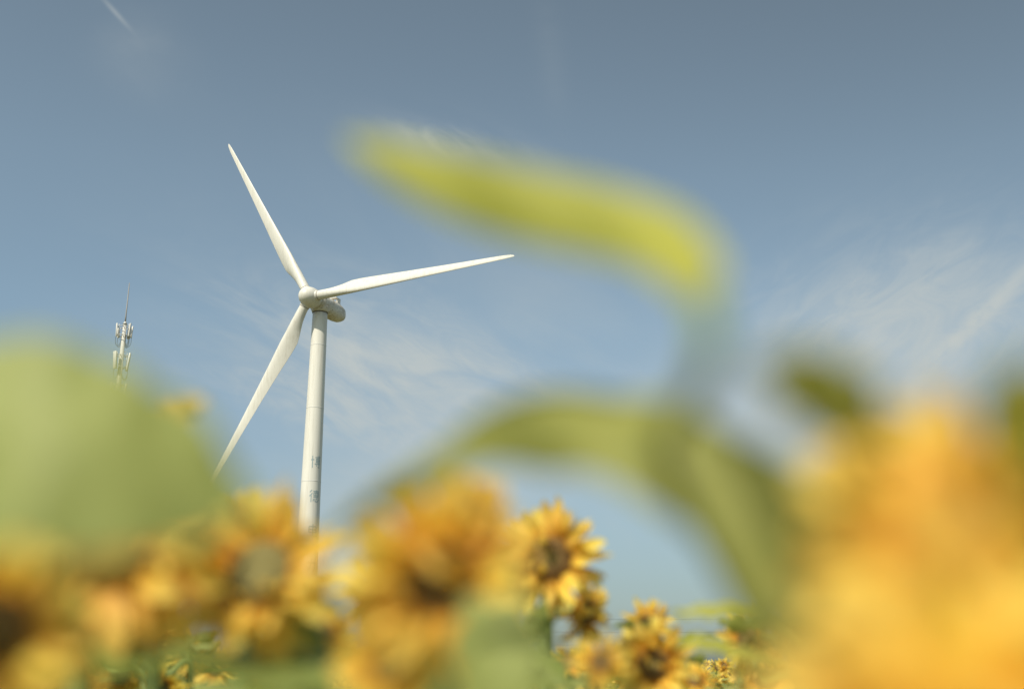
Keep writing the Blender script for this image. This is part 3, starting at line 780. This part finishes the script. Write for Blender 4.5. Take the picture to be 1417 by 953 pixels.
fx = F(20, 800, .9, 95, 'bright yellow sunflower at the left edge just under the big pale leaf', dx=.2, dy=.3, group=GN, seed=88, leaves=2, lz=(.3, .6))
fy = F(446, 872, 1.35, 44, 'bright yellow sunflower in front of the turbine tower', dx=.3, dy=.5, group=GN, seed=89, leaves=3, spread=.45, lz=(.85, 1.0))
fz = F(318, 722, 1.25, 62, 'yellow sunflower rising above the olive-centred one', dx=-.2, dy=.8, group=GN, seed=91, leaves=2, spread=.5, lz=(.3, .6))
ga = F(205, 800, 1.1, 50, 'sunlit yellow sunflower low beside the one with shaded orange petals', dx=-.1, dy=.9, group=GN, seed=92, leaves=2, spread=.45, lz=(.3, .6))
gb = F(655, 692, .62, 50, 'bright yellow sunflower looking over the top of the blurred middle one', dx=.2, dy=.9, group=GN, seed=93, leaves=2, spread=.4, lz=(.3, .6))
gc = F(20, 940, .8, 80, 'orange sunflower in the lower left corner', dx=.3, dy=.8, group=GN, seed=94, orange=.6, leaves=2, lz=(.3, .6))
spine_leaf(fd, [(768, 828, 2.0, .003, 0), (758, 848, 1.97, .022, 20), (745, 872, 1.96, .018, 30), (738, 893, 1.95, .001, 0)], M_LEAF)
spine_leaf(fw, [(712, 900, 1.7, .004, 0), (735, 912, 1.66, .026, 25), (762, 928, 1.62, .030, 30), (790, 952, 1.60, .002, 20)], M_LEAF)
spine_leaf(fg, [(905, 868, 2.4, .002, 0), (893, 868, 2.38, .010, 20), (868, 864, 2.36, .009, 30), (845, 868, 2.35, .001, 20)], M_LEAF)
gd = F(1125, 930, 1.3, 42, 'sunflower hidden low behind the foot of the arching leaf', dx=.3, dy=.4, group=GN, seed=95, leaves=2, lz=(.3, .6))
spine_leaf(gd, [(922, 850, 1.3, .001, 20), (960, 845, 1.3, .007, 30), (1000, 843, 1.3, .010, 30), (1045, 852, 1.3, .007, 20), (1115, 900, 1.3, .002, 0)], M_LEAF_Y)
spine_leaf(gd, [(930, 892, 1.3, .001, 20), (960, 886, 1.3, .009, 30), (990, 890, 1.3, .010, 30), (1030, 905, 1.3, .007, 20), (1115, 935, 1.3, .002, 0)], M_LEAF_Y)
for (px, py, d, r_, lb) in ((200, 926, 4.6, 34, 'small sharp sunflower just below the dark-centred small one at lower left'), (262, 905, 3.6, 36, 'small sunflower between the dark-centred small one and the olive-centred one'),
                            (165, 935, 3.2, 38, 'small sunflower turned upward right under the small grey-roofed house'), (300, 925, 3.9, 34, 'small sunflower low left of the olive-centred one, almost at the bottom edge'),
                            (432, 925, 3.4, 36, 'small sunflower directly below the foot of the turbine tower'), (482, 915, 4.2, 30, 'small sunflower low to the right of the turbine foot'),
                            (745, 930, 3.8, 30, 'small sunflower low right of the pale green leaf in the middle')):
    F(px, py, d, r_, lb, dx=random.uniform(-.4, .4), dy=random.uniform(.1, .8), group=GN, seed=px, leaves=4, ls=.7, lz=(.85, .98), pw=.75)
#--FIELD--
# ------------------------------------------------------------------ plants of the field behind
protos = []
def field_proto(k):
    rnd = random.Random(900 + k)
    b = MB()
    for m, q in petal_mats(rnd, 18, 16, .05, .45, 1.0):
        p = PET[q]; o0 = len(b.v)
        b.v += [m @ v for v in p.v]; b.uv += p.uv; b.f += [tuple(i + o0 for i in f) for f in p.f]
    return b
FPB = [field_proto(k) for k in range(5)]
FP = [x.mesh('petals', M_PETAL) for x in FPB]
G2 = 'small sunflowers of the field'
cnt = 0; spots = []
rnd = random.Random(77)
tries = 0
while cnt < 190 and tries < 9000:
    tries += 1
    y = 3.4 + 11.5 * rnd.random() ** .8; x = rnd.uniform(-.56, .56) * (y + .6)
    if any((x - a) ** 2 + (y - b_) ** 2 < .42 ** 2 for a, b_ in spots): continue
    px = CX + x / y * FPX * 1.0
    hmax = 1.56 if (px < 500) else (1.48 if px < 740 else 1.43)
    z = rnd.uniform(1.24 if px < 500 else 1.18, hmax + .012 * y * (1 if px < 480 else .4)); 
    spots.append((x, y)); cnt += 1
    nrm = Vector((rnd.gauss(-.25, .5), -1, rnd.gauss(.15, .45))).normalized(); Rr = rnd.uniform(.08, .125)
    rt = empty('sunflower', (x, y, 0)); tag(rt, 'small sunflower low in the distant field rows along the bottom edge', 'sunflower', G2)
    Pl = Vector((nrm.x * .12, nrm.y * .12, z)); sp_ = stem_points((0, 0, -.02), Pl, nrm)
    b = MB(); b.tube(sp_[::2], [lerp(.013, .009, i / 15) for i in range(16)], 6); b.build('stem', M_STEM, rt)
    hd = obj('flower_head', DISC['brown'], rt, head_matrix(Pl, nrm, Rr, rnd.uniform(0, 6)))
    obj('petals', rnd.choice(FP), hd); obj('bracts', BRACT, hd)
    for k in range(4):
        q = sp_[int(lerp(17, 27, (k + rnd.random()) / 4))]
        obj('leaf', (LEAF if rnd.random() < .35 else LEAFL)[rnd.randrange(6)], rt, Matrix.Translation(q) @ Matrix.Rotation(k * 2.4 + rnd.random(), 4, 'Z') @ Matrix.Scale(rnd.uniform(.8, 1.1), 4))

# the far rows, which read as one mass
vs, fs, mi, uv = [], [], [], []
def addmesh(b, m, idx, step=1):
    o0 = len(vs); vs.extend([m @ v for v in b.v]); uv.extend(b.uv); 
    for f in b.f: fs.append(tuple(i + o0 for i in f)); mi.append(idx)
def lowhead(k):
    rnd = random.Random(k); b = MB()
    for j in range(16):
        a = 2 * math.pi * j / 16 + rnd.uniform(-.1, .1); e = rnd.gauss(.1, .4); L = rnd.uniform(.5, .65)
        m = Matrix.Rotation(a, 4, 'Z') @ Matrix.Translation((.36, 0, 0)) @ Matrix.Rotation(-e, 4, 'Y')
        o0 = len(b.v); b.v += [m @ Vector(p) for p in ((0, -.05, 0), (0, .05, 0), (L * .5, .1, .02), (L, 0, 0), (L * .5, -.1, .02))]; b.uv += [(.3, 0), (.7, 0), (1, .5), (.5, 1), (0, .5)]
        b.f.append(tuple(o0 + i for i in range(5)))
    return b
LH = [lowhead(k) for k in range(4)]
LD = disc_builder(1, True)
def lowleaf():
    b = MB(); rows = []
    for i in range(5):
        v = i / 4; w = .08 * math.sin(math.pi * (v * .85 + .12)); rows.append([Vector((.05 + v * .22, s * w, .05 + .06 * v - .16 * v * v + abs(s) * .01)) for s in (-1, 0, 1)])
    b.grid(rows); return b
LLF = lowleaf()
LS = MB(); LS.tube([(0, 0, 0), (0, 0, 1)], .014, 5)
for i in range(2300):
    y = 14 + 70 * rnd.random() ** 1.3; x = rnd.uniform(-.58, .58) * y
    z = rnd.uniform(1.12, 1.52); nrm = Vector((rnd.gauss(-.25, .5), -1, rnd.gauss(.1, .4))); Rr = rnd.uniform(.08, .12)
    hm = head_matrix(Vector((x, y, z)), nrm, Rr, rnd.uniform(0, 6))
    addmesh(rnd.choice(LH), hm, 0); addmesh(LD, hm, 1)
    addmesh(LS, Matrix.Translation((x, y + .06, 0)) @ Matrix.Diagonal((1, 1, z, 1)), 2)
    for k in range(5):
        addmesh(LLF, Matrix.Translation((x, y + .05, z * rnd.uniform(.55, .93))) @ Matrix.Rotation(rnd.uniform(0, 6.28), 4, 'Z') @ Matrix.Scale(rnd.uniform(.8, 1.3), 4), 2 if k % 2 else 3)
me = mesh('sunflower_field', vs, fs, [M_PETAL, M_DISC, M_LEAF, M_LEAF_L], True, uv)
me.polygons.foreach_set('material_index', mi); me.update()
tag(obj('sunflower_field', me), 'far rows of the sunflower field seen as one yellow and green mass', 'sunflower field', kind='stuff')
